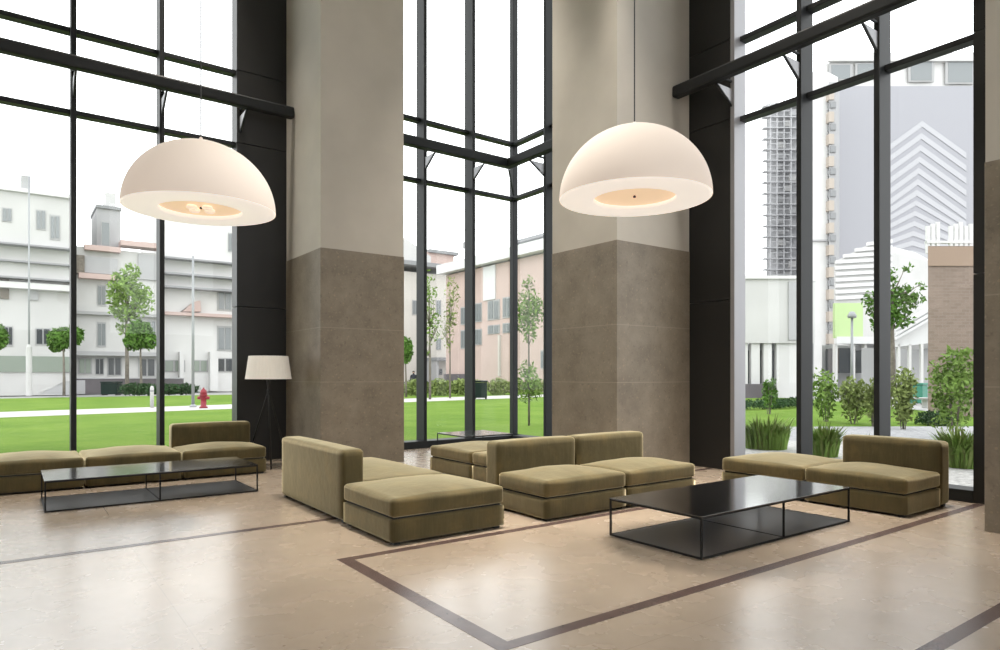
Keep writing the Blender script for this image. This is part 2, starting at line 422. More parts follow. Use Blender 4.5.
# ------------------------------------------------------------------ steel beams in front of the windows
BZ0, BZ1, BO0, BO1 = 5.785, 5.965, .57, .73
def bracket(beam, axis, plane, u):
    """grey gusset plate with a slanting black strut under the beam at a mullion"""
    def P(d, z, uu): return (uu, plane - d, z) if axis == 'x' else (plane - d, uu, z)
    off = (.012, 0, 0) if axis == 'x' else (0, .012, 0)
    br = MB().poly_solid([P(FD, BZ0-.02, u+.02), P(BO0+.06, BZ0-.02, u+.02), P(FD, BZ0-.24, u+.02)], off).build('bracket', M['bracket'], beam)
    MB().tube([P(BO0+.08, BZ0-.02, u+.035), P(FD-.01, BZ0-.27, u+.035)], .016, 6).build('strut', M['steel'], br)
    MB().tube([P(FD-.02, BZ1-.08, u+.035), P(BO0+.02, BZ1-.08, u+.035)], .02, 6).build('arm', M['steel'], br)
def beam(axis, plane, u0, u1, fins, label):
    b = thing('steel_beam', (u0, plane-.5, BZ0) if axis == 'x' else (plane-.5, u0, BZ0), label, 'beam', 'wind beams across the windows')
    mb = MB()
    if axis == 'x': mb.box(u0, plane-BO1, BZ0, u1, plane-BO0, BZ1)
    else: mb.box(plane-BO1, u0, BZ0, plane-BO0, u1, BZ1)
    mb.build('bar', M['steel'], b, bevel=.03)
    for f in fins: bracket(b, axis, plane, f)
    return b
beam('x', GY, -2.8, 3.865, [-1.62, -.45, .715, 1.885, 3.07], 'black steel beam crossing the left window wall above the long sofa')
beam('y', GX, 2.36, 6.845, [3.95, 4.98, 6.05], 'black steel beam crossing the right window wall at the top of the photo')
b = thing('steel_beam', (8.5, 11.3, BZ0), 'bent black steel beam running round the corner window between the pillars', 'beam', 'wind beams across the windows')
MB().prism([(5.33, GY-BO1), (GX-BO1, GY-BO1), (GX-BO1, 8.31), (GX-BO0, 8.31), (GX-BO0, GY-BO0), (5.33, GY-BO0)], BZ0, BZ1).build('bar', M['steel'], b, bevel=.015)
for f in (6.61, 7.77): bracket(b, 'x', GY, f)
for f in (9.42, 10.45): bracket(b, 'y', GX, f)
MB().tube([(GX-BO0-.02, GY-BO0-.02, BZ0-.01), (GX-.09, GY-.09, BZ0-.34)], .02, 6).build('strut', M['steel'], b)

# ------------------------------------------------------------------ seating
SEAT_LO, SEAT_HI = .235, .395
def seat_module(name, x0, y0, x1, y1, back, label, cat, group, bt=.24, btop=.72, crown=.066):
    m = thing(name, ((x0+x1)/2, (y0+y1)/2, 0), label, cat, group)
    sd = x0 * 3 + y0; g = .008
    bx = [x0+g, y0+g, x1-g, y1-g]; sl = list(bx)
    if back == '+y': sl = [bx[0], bx[3]-bt, bx[2], bx[3]]; bx[3] -= bt
    if back == '+x': sl = [bx[2]-bt, bx[1], bx[2], bx[3]]; bx[2] -= bt
    if back == '-x': sl = [bx[0], bx[1], bx[0]+bt, bx[3]]; bx[0] += bt
    MB().soft(bx[0], bx[1], .024, bx[2], bx[3], SEAT_LO-.014, r=.010, n=12).build('base', M['fabric'], m, True)
    MB().box(bx[0]+.03, bx[1]+.03, SEAT_LO-.03, bx[2]-.03, bx[3]-.03, SEAT_LO+.02).build('gap_shade', M['foot'], m)  # black strip painting shade into the gap under the cushion
    MB().soft(bx[0], bx[1], SEAT_LO, bx[2], bx[3], SEAT_HI, r=.032, crown=crown, n=26, bulge=.006, seed=sd).build('cushion', M['fabric'], m, True)
    if back:
        MB().soft(sl[0], sl[1], .024, sl[2], sl[3], btop, r=.042, crown=.012, n=20, nz=16, bulge=.004, seed=sd).build('backrest', M['fabric'], m, True)
    q = .07
    for fx in (x0+q, x1-q):
        for fy in (y0+q, y1-q):
            MB().box(fx-.03, fy-.03, 0, fx+.03, fy+.03, .026).build('foot', M['foot'], m)
    # recessed dark plinth under the upholstery
    MB().box(x0+.05, y0+.05, .012, x1-.05, y1-.05, .025).build('plinth', M['foot'], m)
    return m
GS = 'olive modular sofa pieces'
seat_module('ottoman', 2.595, 5.085, 3.79, 6.14, None, 'backless olive ottoman nearest the camera, in front of the tall left backrest block', 'ottoman', GS)
seat_module('backed_seat', 2.595, 6.145, 3.79, 7.99, '-x', 'long olive seat with a tall backrest turned to the viewer, behind the nearest ottoman', 'sofa', GS, btop=.715)
seat_module('backed_seat', 4.245, 5.035, 5.405, 6.09, '+y', 'left half of the middle olive sofa, back toward the corner window', 'sofa', GS, bt=.24)
seat_module('backed_seat', 5.41, 5.035, 6.59, 6.09, '+y', 'right half of the middle olive sofa, behind the large coffee table', 'sofa', GS, bt=.24)
seat_module('ottoman', 5.07, 7.60, 6.22, 8.72, None, 'backless olive ottoman near the corner window, beside the pale floor strip', 'ottoman', GS)
seat_module('ottoman', 5.07, 6.56, 6.22, 7.595, None, 'backless olive ottoman mostly hidden behind the middle sofa', 'ottoman', GS)
seat_module('backed_seat', 7.30, 3.02, 8.40, 4.11, '+x', 'olive seat with backrest before the right window wall', 'sofa', GS, bt=.24)
seat_module('ottoman', 7.30, 4.115, 8.40, 5.21, None, 'backless olive ottoman by the right window, next to the black wall strip', 'ottoman', GS)
seat_module('backed_seat', 1.915, 10.0, 3.06, 11.06, '+y', 'olive seat with backrest at the right end of the long sofa under the left window', 'sofa', GS, bt=.24)
seat_module('ottoman', .77, 10.0, 1.91, 11.06, None, 'backless olive seat in the middle of the long sofa under the left window', 'ottoman', GS)
seat_module('ottoman', -.38, 10.0, .765, 11.06, None, 'backless olive seat at the left edge of the photo under the left window', 'ottoman', GS)

# ------------------------------------------------------------------ coffee tables
def coffee_table(x0, y0, x1, y1, z, label, mid=True):
    t = thing('coffee_table', ((x0+x1)/2, (y0+y1)/2, 0), label, 'table', 'low black coffee tables')
    w = .015
    MB().box(x0, y0, z-.008, x1, y1, z).build('tabletop', M['black'], t, bevel=.002)
    fr = MB()
    for za in (z-.023, .0):
        fr.box(x0, y0, za, x1, y0+w, za+w); fr.box(x0, y1-w, za, x1, y1, za+w)
        fr.box(x0, y0+w, za, x0+w, y1-w, za+w); fr.box(x1-w, y0+w, za, x1, y1-w, za+w)
    fr.build('frame', M['tframe'], t)
    xs = [x0, x1-w] + ([(x0+x1)/2 - w/2] if mid else [])
    for x in xs:
        for y in (y0, y1-w):
            MB().box(x, y, w, x+w, y+w, z-.023).build('leg', M['tframe'], t)
    if mid:
        for za in (z-.023, 0): MB().box((x0+x1)/2-w/2, y0+w, za, (x0+x1)/2+w/2, y1-w, za+w).build('crossbar', M['tframe'], t)
    for (a, b2) in ((x0+w, (x0+x1)/2-w/2), ((x0+x1)/2+w/2, x1-w)) if mid else ((x0+w, x1-w),):
        MB().box(a, y0+w, .006, b2, y1-w, .012).build('lower_shelf', M['shelf'], t)
    return t
coffee_table(4.37, 3.29, 6.70, 4.29, .34, 'large low black coffee table in front of the middle sofa')
coffee_table(.29, 8.50, 2.49, 9.50, .335, 'low black coffee table in front of the long sofa on the left')
coffee_table(6.63, 10.10, 7.71, 11.10, .34, 'small low black table far back by the corner window', mid=False)

# ------------------------------------------------------------------ hanging dome lamps
def pendant(x, y, z, label, bulbs):
    R, HH = .672, .64; p = thing('pendant_lamp', (x, y, z), label, 'lamp', 'white dome pendant lamps')
    prof = [(R*math.cos(a), z + HH*math.sin(a)) for a in [PI/2*i/28 for i in range(29)]]
    inner = [((R-.02)*math.cos(a), z + .012 + (HH-.03)*math.sin(a)) for a in [PI/2*i/28 for i in range(28, -1, -1)]]
    MB().lathe(prof + inner, 96, (x, y)).build('dome_shade', M['dome'], p, True)
    r1 = .365
    MB().lathe([(R-.004, z+.012), (R-.012, z-.004), (R-.03, z-.008), (r1+.01, z-.008), (r1, z-.002), (r1, z+.034), (r1+.012, z+.034), (r1+.012, z+.014)], 96, (x, y), True).build('diffuser_ring', M['ring'], p, True)
    d = MB().lathe([(0, z+.030), (r1, z+.030), (r1, z+.042), (0, z+.042)], 72, (x, y)).build('centre_diffuser', M['amber'], p)
    MB().lathe([(0, z+.010), (.012, z+.012), (.014, z+.02), (.008, z+.031)], 16, (x, y)).build('knob', M['cable'], d, True)
    if bulbs:
        for k in range(4):
            a = k*PI/2 + .4; bxx, byy = x + .095*math.cos(a), y + .095*math.sin(a)
            MB().lathe([(0, z-.012), (.035, z-.006), (.05, z+.008), (.04, z+.026), (.02, z+.031)], 16, (bxx, byy)).build('bulb', M['bulb'], d, True)
    MB().tube([(x, y, z+HH-.01), (x, y, TOP)], .006, 8).build('cable', M['cable'], p)
    MB().lathe([(0, z+HH+.05), (.012, z+HH+.05), (.03, z+HH+.004), (.03, z+HH-.012), (0, z+HH-.012)], 16, (x, y)).build('cap', M['dome'], p, True)
    MB().lathe([(0, TOP-.05), (.06, TOP-.05), (.06, TOP), (0, TOP)], 20, (x, y)).build('ceiling_rose', M['ceiling'], p)
pendant(4.519, 4.126, 3.03, 'white dome lamp hanging in front of the middle pillar', False)
pendant(1.457, 6.78, 3.01, 'white dome lamp hanging in front of the left window wall', True)

# ------------------------------------------------------------------ tripod floor lamp
lx, ly = W(268.5, 10.6)
t = thing('floor_lamp', (lx, ly, 0), 'black tripod floor lamp with an ivory drum shade by the black wall strip', 'lamp')
zs0, zs1, rb, rt = 1.385, 1.75, .352, .30
sh = MB().lathe([(rb, zs0), (rt, zs1), (rt-.006, zs1), (rb-.006, zs0)], 72, (lx, ly), True)
for i, v in enumerate(sh.bm.verts):
    k = i % 72
    if k % 2:
        d = Vector((v.co.x - lx, v.co.y - ly, 0)).normalized(); v.co -= d * .006
sh.build('lamp_shade', M['shade'], t)
MB().lathe([(0, zs1-.03), (rt-.012, zs1-.03), (rt-.012, zs1-.022), (0, zs1-.022)], 40, (lx, ly)).build('shade_diffuser', M['shade'], t)
for a in (175, 295, 55):
    ar = math.radians(a); c, s_ = math.cos(ar), math.sin(ar)
    dx, dy = RX*c + FX*s_, RY*c + FY*s_
    MB().tube([(lx - dx*.035, ly - dy*.035, 1.42), (lx, ly, 1.20), (lx + dx*.38, ly + dy*.38, 0.0)], [.011, .012, .014], 10).build('leg', M['leg'], t, True)
MB().lathe([(0, 1.17), (.02, 1.17), (.026, 1.20), (.02, 1.23), (0, 1.23)], 16, (lx, ly)).build('joint', M['leg'], t, True)
MB().tube([(lx, ly, 1.23), (lx, ly, zs1-.03)], .010, 8).build('stem', M['leg'], t)

# ================================================================== outdoors
struct(MB().box(-120, -120, -.40, 200, 220, -.27), 'ground', M['ground'], 'pale paved ground outside', 'ground')
def sheet(name, pts, z, mat, label, cat): struct(MB().prism(pts, -.27, z), name, mat, label, cat)
def near_edge(x): return 28.7 + .19 * x
sheet('lawn', [(-45, GY+.12), (GX+.12, GY+.12), (14, 13.2), (31, near_edge(31)), (-45, near_edge(-45))], -.012, M['lawn'], 'bright green lawn outside between the left windows and the pale path', 'lawn')
sheet('path', [(-45, near_edge(-45)), (46, near_edge(46)), (46, near_edge(46)+4.2), (-45, near_edge(-45)+4.2)], -.006, M['path'], 'pale path crossing the lawn behind the left and corner windows', 'path')
sheet('lawn', [(-45, near_edge(-45)+4.2), (46, near_edge(46)+4.2), (46, 52), (-45, 52)], -.012, M['lawn'], 'far strip of lawn beyond the pale path', 'lawn')
sheet('planting_bed', [(GX+.12, 1), (16, 0), (17.0, 6.0), (13.3, 8.7), (9.8, 11.4), (GX+.12, 11.6)], -.01, M['pebble'], 'pebble bed just outside the right window wall', 'bed')
sheet('gravel_path', [(9.8, 11.4), (13.3, 8.7), (17.0, 6.0), (24, .9), (27, 4.0), (20.5, 8.6), (15.2, 12.2), (14, 13.2)], -.014, M['gravel'], 'grey gravel path outside the right window wall', 'path')
sheet('lawn', [(15.3, 12.2), (20.5, 8.6), (24, 6.4), (36, 17), (40, 24), (31, 27)], -.012, M['lawn'], 'small lawn beyond the gravel path outside the right window', 'lawn')

# ---- plants
def tree(name, px, pybase, D, trunk_top_py, blobs, label, cat, group, leafmat, n, size, r=.09, branches=7, seed=1):
    """blobs given as (px, py, rad_px_x, rad_px_y) and turned into round volumes at the tree's own distance"""
    rnd = random.Random(seed); x, y = W(px, D); s = D / FPX
    t = thing(name, (x, y, 0), label, cat, group)
    zt = H(trunk_top_py, D); B = []
    for (bx_, by_, rx, ry) in blobs:
        cx, cy = W(bx_, D); dd = rnd.uniform(-.25, .25) * rx * s
        B.append((cx + FX*dd, cy + FY*dd, H(by_, D), rx*s, rx*s, ry*s))
    tk = MB().tube([(x, y, -.05), (x + .05*r, y, zt*.35), (x - .3*r, y + .2*r, zt*.7), (x, y, zt)], [r, r*.85, r*.6, r*.25], 8)
    tr = tk.build('trunk', M['bark'], t, True)
    for k in range(branches):
        b = B[k % len(B)]; z0 = max(.2*zt, min(zt*.9, b[2] - b[5]*.9)); 
        e = (b[0] + rnd.uniform(-.7,.7)*b[3], b[1] + rnd.uniform(-.7,.7)*b[4], b[2] + rnd.uniform(-.3,.8)*b[5])
        m_ = ((x+e[0])/2 + rnd.uniform(-.1,.1), (y+e[1])/2 + rnd.uniform(-.1,.1), (z0+e[2])/2 - .1*abs(e[2]-z0))
        MB().tube([(x, y, z0), m_, e], [r*.4, r*.28, r*.1], 5).build('branch', M['bark'], t, True)
    f = MB().leaves(B, n, size, rnd); f.keep = True
    f.build('foliage', M[leafmat], t)
    return t
def shrub(name, px, py, D, rx, ry, label, cat, group, leafmat, n, size, seed=1, stems=6, blobs=None):
    rnd = random.Random(seed); x, y = W(px, D); s = D / FPX
    t = thing(name, (x, y, 0), label, cat, group); z = H(py, D)
    B = [(x, y, z, rx*s, rx*s*.8, ry*s)]
    for k in range(4): B.append((x + rnd.uniform(-.6,.6)*rx*s, y + rnd.uniform(-.6,.6)*rx*s, z + rnd.uniform(-.5,.5)*ry*s, rx*s*.5, rx*s*.5, ry*s*.6))
    for k in range(stems):
        a = rnd.random()*6.28; MB().tube([(x + .05*math.cos(a), y + .05*math.sin(a), -.03), (x + rx*s*.5*math.cos(a), y + rx*s*.5*math.sin(a), z + ry*s*.4)], [.015, .006], 5).build('stem', M['bark'], t)
    f = MB().leaves(B, n, size, rnd); f.keep = True
    f.build('foliage', M[leafmat], t)
    return t

GT = 'trees on the lawn'
tree('young_tree', 127, 393, 52, 300, [(128,290,18,14),(117,302,10,16),(143,300,11,16),(128,312,15,10),(120,278,8,9),(133,272,9,9),(124,328,7,9)], 'tall young tree with a loose top, seen below the left dome lamp', 'tree', GT, 'leaf2', 1700, .34, .16, 12, 3)
tree('round_tree', 141, 394, 50, 335, [(141,335,12,15),(133,342,8,9),(149,340,8,10)], 'small dark green tree right behind the tall young tree', 'tree', GT, 'leaf', 2200, .34, .10, 6, 4)
tree('round_tree', 64, 394, 48, 335, [(63,338,14,11),(56,344,8,8),(73,336,9,10)], 'small round tree behind the first mullion of the left window', 'tree', GT, 'leaf', 2200, .34, .10, 6, 5)
tree('round_tree', -2, 394, 48, 335, [(-2,337,8,13)], 'round green tree clipped by the left edge of the photo', 'tree', GT, 'leaf', 900, .34, .10, 4, 6)
tree('bare_tree', 430, 398, 40, 290, [(428,300,10,30),(434,325,8,20),(424,340,8,20)], 'sparse tree with few leaves left of the middle mullion of the corner window', 'tree', GT, 'leaf2', 500, .22, .08, 16, 8)
tree('bare_tree', 450, 398, 42, 285, [(452,300,8,28),(448,330,8,22)], 'thin sparse tree before the left end of the pink building', 'tree', GT, 'leaf4', 330, .20, .06, 14, 9)
tree('round_tree', 406, 396, 44, 350, [(406,350,7,14)], 'green tree half hidden by the edge of the left pillar', 'tree', GT, 'leaf', 900, .26, .08, 5, 10)
tree('slim_tree', 529, 425, 19.3, 285, [(529,305,13,18),(522,318,9,16),(537,312,9,18),(529,332,8,14),(527,375,10,16),(533,388,11,14),(524,395,8,9),(529,284,7,9)], 'slim young tree on the lawn right of the corner post, ivy round its trunk', 'tree', GT, 'leaf2', 1350, .12, .035, 14, 11)
def hedge(x0, y0, x1, y1, h, label, leafmat, n, size, seed):
    rnd = random.Random(seed); d = Vector((x1-x0, y1-y0, 0)); k = max(3, int(d.length / 1.4))
    t = thing('hedge', (x0, y0, 0), label, 'hedge', 'low hedges by the paths')
    B = []
    for i in range(k+1):
        p = Vector((x0, y0, 0)) + d * (i / k); B.append((p.x + rnd.uniform(-.2,.2), p.y + rnd.uniform(-.2,.2), h*.5, 1.0, .7, h*rnd.uniform(.45,.58)))
    f = MB().leaves(B, n, size, rnd); f.keep = True; f.build('foliage', M[leafmat], t)
    for b in B: MB().tube([(b[0], b[1], -.03), (b[0], b[1], h*.8)], .03, 5).build('stem', M['bark'], t)
a0 = W(418, 47); a1 = W(552, 51)
hedge(a0[0], a0[1], a1[0], a1[1], 1.15, 'low loose hedge along the far side of the path in the corner window', 'leaf4', 5200, .24, 21)
a0 = W(404, 50); a1 = W(470, 56)
hedge(a0[0], a0[1], a1[0], a1[1], 1.0, 'greyish hedge in front of the pink building', 'leaf3', 2600, .24, 22)
a0 = W(132, 47); a1 = W(186, 49)
hedge(a0[0], a0[1], a1[0], a1[1], .85, 'dark clipped hedge left of the red hydrant', 'leaf3', 3600, .2, 23)
a0 = W(745, 28); a1 = W(800, 30)
hedge(a0[0], a0[1], a1[0], a1[1], .45, 'low dark border hedge of the small lawn outside the right window', 'leaf3', 2600, .12, 24)

def clump(px, py, D, rx, h, label, leafmat, n, seed):
    """arching grass-like blades growing from one crown"""
    rnd = random.Random(seed); x, y = W(px, D); s = D / FPX
    t = thing('grass_clump', (x, y, 0), label, 'shrub', GB)
    for part, cnt, hh in (('blades', n, 1.0), ('seed_heads', n//6, 1.25)):
        mb = MB(); mb.keep = True
        for _ in range(cnt):
            a = rnd.random()*6.283; q = rnd.random()**.6*rx*s*.7; L = h*hh*(.55+.6*rnd.random()); o = rnd.uniform(.1, .5)*L; w = .016 + .012*rnd.random()
            bx_, by_ = x + q*math.cos(a), y + q*math.sin(a); b2 = a + rnd.uniform(-.8, .8); d = Vector((math.cos(b2), math.sin(b2), 0)); sd = Vector((-d.y, d.x, 0))*w
            P = [Vector((bx_, by_, -.03)), Vector((bx_, by_, 0)) + d*o*.3 + Vector((0,0,L*.6)), Vector((bx_, by_, 0)) + d*o + Vector((0,0,L*rnd.uniform(.75,1)))]
            v = [mb.bm.verts.new(p) for p in (P[0]-sd, P[0]+sd, P[1]+sd, P[1]-sd, P[2])]
            mb.bm.faces.new(v[:4]); mb.bm.faces.new((v[3], v[2], v[4]))
        mb.build(part, M[leafmat if part == 'blades' else 'leaf4'], t)
GB = 'shrubs outside the right window'
clump(766, 444, 13.3, 27, .52, 'bright grassy clump outside the right window, beside the black wall strip', 'leaf2', 900, 31)
clump(824, 446, 12.0, 17, .50, 'grassy clump outside the right window, just above the right ottoman', 'leaf2', 700, 32)
clump(862, 452, 10.7, 12, .40, 'low yellowish clump outside the right window, left of the right backrest', 'leaf4', 500, 33)
clump(962, 452, 10.6, 22, .52, 'green clump outside the right window, right of the right backrest', 'leaf2', 800, 34)
for args in (
    ('sapling', 769, 394, 25, 8, 17, 'small sapling on the small lawn outside the right window', 'shrub', GB, 'leaf', 420, .16, 35),
    ('shrub', 826, 394, 21, 14, 26, 'upright shrub just right of the second mullion of the right window', 'shrub', GB, 'leaf2', 700, .15, 36),
    ('shrub', 853, 398, 20, 16, 24, 'yellow-green shrub in the middle pane of the right window', 'shrub', GB, 'leaf4', 900, .15, 37),
    ('shrub', 874, 400, 19, 10, 24, 'olive shrub against the third mullion of the right window', 'shrub', GB, 'leaf4', 600, .15, 38),
    ('shrub', 903, 396, 18, 15, 30, 'olive green shrub just right of the third mullion of the right window', 'shrub', GB, 'leaf4', 1000, .14, 39),
    ('shrub', 955, 390, 15.5, 22, 46, 'big leafy shrub before the brown brick block', 'shrub', GB, 'leaf2', 1500, .13, 40),
    ('shrub', 935, 420, 19.5, 22, 10, 'low dark shrub at the foot of the brown brick block', 'shrub', GB, 'leaf3', 1200, .12, 41)):
    shrub(*args)
tree('leafy_tree', 893, 415, 34, 285, [(890,300,14,20),(905,298,12,14),(876,306,10,18),(897,318,14,12),(888,278,9,12),(907,268,5,6),(915,300,9,8),(880,322,9,12),(868,300,6,10),(921,286,5,6)], 'leafy tree behind the third mullion of the right window', 'tree', GT, 'leaf', 1500, .24, .14, 14, 12)

# ---- houses
class Facade:
    """a house front: plane y=c ('y'), x=c ('x') or square to the view at distance c ('d')"""
    def __init__(s, kind, c, root):
        s.kind, s.c, s.root = kind, c, root
        if kind == 'y': s.u, s.n = Vector((1, 0, 0)), Vector((0, -1, 0))
        elif kind == 'x': s.u, s.n = Vector((0, -1, 0)), Vector((-1, 0, 0))
        else: s.u, s.n = Vector((RX, RY, 0)), Vector((-FX, -FY, 0))
    def at(s, px, py):
        a = (px - 500) / FPX; dx, dy = a*RX + FX, a*RY + FY
        D = s.c / dy if s.kind == 'y' else s.c / dx if s.kind == 'x' else s.c
        return Vector((dx*D, dy*D, H(py, D)))
    def block(s, px0, py0, px1, py1, back, front, name, mat, parent=None, bottom=None):
        m = (px0 + px1) / 2; z1, z0 = s.at(m, py0).z, s.at(m, py1).z
        if bottom is not None: z0 = bottom
        p0, p1 = s.at(px0, HOR), s.at(px1, HOR); p0.z = p1.z = z0
        bk = Vector((back, 0, 0)) if s.kind == 'd' and back > 1 else -s.n*back     # the streets on the right run along x
        pts = [p0 + s.n*front, p1 + s.n*front, p1 + bk, p0 + bk]
        mb = MB(); mb.prism([(p.x, p.y) for p in pts], z0, z1)
        return mb.build(name, M[mat], parent or s.root)
    def window(s, px0, py0, px1, py1, mat='wglass', bars=1):
        fr = s.block(px0, py0, px1, py1, .05, .06, 'window', 'wframe')
        w = (px1-px0) * .10; h = (py1-py0) * .07
        for k in range(bars+1):
            a = px0 + w + (px1-px0-w) * k/(bars+1); b = px0 + (px1-px0-w) * (k+1)/(bars+1)
            s.block(a, py0+h, b, py1-h, .0, .10, 'pane', mat, fr)
        return fr
def house(name, base, label, cat='building', group='houses outside'):
    return thing(name, (base[0], base[1], 0), label, cat, group)

# left: white apartment block
r = house('apartment_building', W(36, 52), 'pale white apartment block at the left edge, behind the left window')
F = Facade('y', 66, r)
F.block(-40, 191, 74, 400, 10, 0, 'wall', 'offwhite', bottom=-.2)
F.block(-42, 188, 75, 192, 10.2, .3, 'roof_edge', 'white')
F.block(21, 175, 31, 200, 2, -.2, 'chimney', 'grey')
for y in (246, 262, 279): F.block(-40, y-1, 73, y+.6, 0, 1.0 if y != 262 else .5, 'balcony_rail', 'rail')
F.block(-40, 283, 74, 289, 0, .8, 'balcony_slab', 'white')
for q in ((2,208,12,222),(36,210,46,230),(50,215,60,240)): F.window(*q)
F.block(0, 277, 9, 299, 0, .15, 'door', 'bark')
for q in ((4,326,13,346,'dglass'),(35,328,51,345,'dglass'),(-20,326,-8,346,'dglass')): F.window(*q)
F.block(-40, 356, 74, 372, 0, .12, 'shopfront', 'gglass')
F.block(29, 290, 38, 300, 0, .2, 'vent', 'grey')
# middle: stepped house with a stair tower
r = house('stepped_house', W(116, 56), 'stepped pale house with a roof tower, behind the left window and left dome lamp')
F = Facade('y', 68, r)
F.block(75, 250, 161, 400, 12, 0, 'wall', 'offwhite', bottom=-.2)
F.block(98, 206, 122, 252, 6, -1, 'tower', 'grey')
F.block(97, 204, 123, 207, 6.2, -.8, 'tower_roof', 'darkroof')
F.block(108, 188, 119, 205, 4, -2, 'tank_room', 'offwhite')
F.window(101, 221, 110, 247, 'wglass', 0)
F.block(84, 247, 120, 252, 1, .7, 'cornice', 'cornice'); F.block(120, 243, 161, 248, 1, .7, 'cornice', 'cornice')
F.block(78, 275, 118, 280, 1, .9, 'cornice', 'cornice'); F.block(76, 313, 161, 316, 1, .5, 'cornice', 'wframe')
ar = MB(); cpt = [F.at(75 + 9*math.sin(a), 272 - 20*math.sin(a)*.2 - 18*(1-math.cos(a))) for a in [PI/2*i/8 for i in range(9)]]
F.block(76, 256, 84, 274, 0, .6, 'arched_dormer', 'bark')
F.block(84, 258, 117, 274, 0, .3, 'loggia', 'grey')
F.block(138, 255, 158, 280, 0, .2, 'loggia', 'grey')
for q in ((97,285,106,306),(97,322,106,347),(147,320,156,345)): F.window(*q)
for q in ((78,358,92,374,'gglass'),(95,358,104,375,'dglass'),(107,357,122,376,'dglass'),(138,358,156,377,'dglass')): F.window(*q)
F.block(75, 352, 161, 356, 0, .8, 'canopy', 'grey')
# right of it: white terrace house
r = house('terrace_house', W(200, 58), 'white terrace house behind the right part of the left window')
F = Facade('y', 70, r)
F.block(161, 216, 262, 400, 12, 0, 'wall', 'white', bottom=-.2)
for y in (262, 277, 290): F.block(163, y-.8, 236, y+.8, 0, 1.2, 'balcony_rail', 'rail')
F.block(163, 314, 240, 317, 0, 1.0, 'cornice', 'cornice')
vs = [F.at(180, 312)] + [F.at(181 + 18*i/6, 312 - 11*math.sin(PI/2*i/6)) for i in range(7)] + [F.at(200, 312)]
MB().poly_solid([p + F.n*.05 for p in vs], F.n*.5).build('arched_dormer', M['cornice'], r)
for q in ((217,289,232,311),(217,326,232,351),(228,233,234,252)): F.window(*q)
for q in ((163,360,185,372,'gglass'),(192,360,208,372,'gglass'),(216,358,234,372,'dglass')): F.window(*q)
F.block(178, 352, 182, 390, 0, .9, 'column', 'white', bottom=-.1); F.block(208, 352, 216, 390, 0, .9, 'column', 'white', bottom=-.1)
# seen in the corner window: cream house and pink building
r = house('cream_house', W(425, 66), 'cream house with a flat eave, at the left side of the corner window')
F = Facade('y', 72, r)
F.block(300, 268, 447, 400, 12, 0, 'wall', 'cream', bottom=-.2)
F.block(398, 264, 454, 268, 6, 1.2, 'eave', 'darkroof')
vs = [F.at(395, 266), F.at(407, 237), F.at(433, 256), F.at(433, 266)]
MB().poly_solid([p + F.n*-.5 for p in vs], F.n*-6).build('gable', M['offwhite'], r)
F.block(427, 252, 458, 266, 6, -1, 'attic_wall', 'pinkish'); F.block(432, 250, 461, 253, 7, -.6, 'attic_roof', 'darkroof')
F.block(454, 245, 456, 251, -2, 3, 'chimney', 'grey')
for q in ((436,338,441,350),(436,300,441,315),(412,300,418,315)): F.window(*q)
F.block(425, 358, 449, 361, 1, 3.0, 'porch_roof', 'darkroof'); F.block(426, 361, 428, 392, 0, 2.6, 'porch_wall', 'grey', bottom=-.1); F.block(434, 369, 442, 375, 0, .1, 'vent', 'dglass')
r = house('pink_building', W(500, 62), 'pale pink building with a white roof edge, in the corner window')
F = Facade('x', 36, r)
F.block(446, 262, 565, 400, 14, 0, 'wall', 'pinkish', bottom=-.2)
p0, p1 = F.at(443, HOR), F.at(568, HOR)
MB().box(35.2, p1.y, 11.75, 50.3, p0.y, 12.65).build('roof_edge', M['canvas'], r)
MB().box(41, F.at(540, HOR).y, 12.7, 49, F.at(478, HOR).y, 14.5).build('roof_room', M['grey'], r)
MB().box(40.4, F.at(545, HOR).y, 14.5, 49.5, F.at(474, HOR).y, 14.8).build('roof_room_slab', M['darkroof'], r)
F.block(484, 266, 496, 300, 0, .12, 'pale_panel', 'canvas')
for q in ((461,307,466,325),(461,330,466,349),(475,303,482,322),(488,300,500,320),(503,297,511,318),(475,329,482,345),(488,325,500,334),(503,323,511,333),(541,350,547,369)): F.window(*q)
F.block(499.5, 335, 501, 376, 0, .2, 'downpipe', 'cream')
F.block(446, 374, 470, 382, 0, .3, 'plinth', 'darkwall', bottom=-.1)

# seen through the right window wall
r = house('white_pavilion', W(770, 46), 'low white pavilion with slim columns, left pane of the right window')
F = Facade('d', 45, r)
F.block(735, 278, 799, 343, 2, 0, 'upper_block', 'offwhite'); F.block(734, 276, 800, 279, 2.2, .2, 'roof_edge', 'white')
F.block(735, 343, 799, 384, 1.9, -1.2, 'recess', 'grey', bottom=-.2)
for a, b in ((741,749),(752.5,761),(765,773),(778,799)): F.block(a, 342, b, 388, .6, -.2, 'column', 'white', bottom=-.1)
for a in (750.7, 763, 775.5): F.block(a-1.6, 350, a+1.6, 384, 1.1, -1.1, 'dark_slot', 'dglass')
F.block(742, 384, 771, 391, .2, .4, 'plinth', 'darkwall', bottom=-.1)
F.block(788, 282, 797, 340, 0, .1, 'side_panel', 'grey')
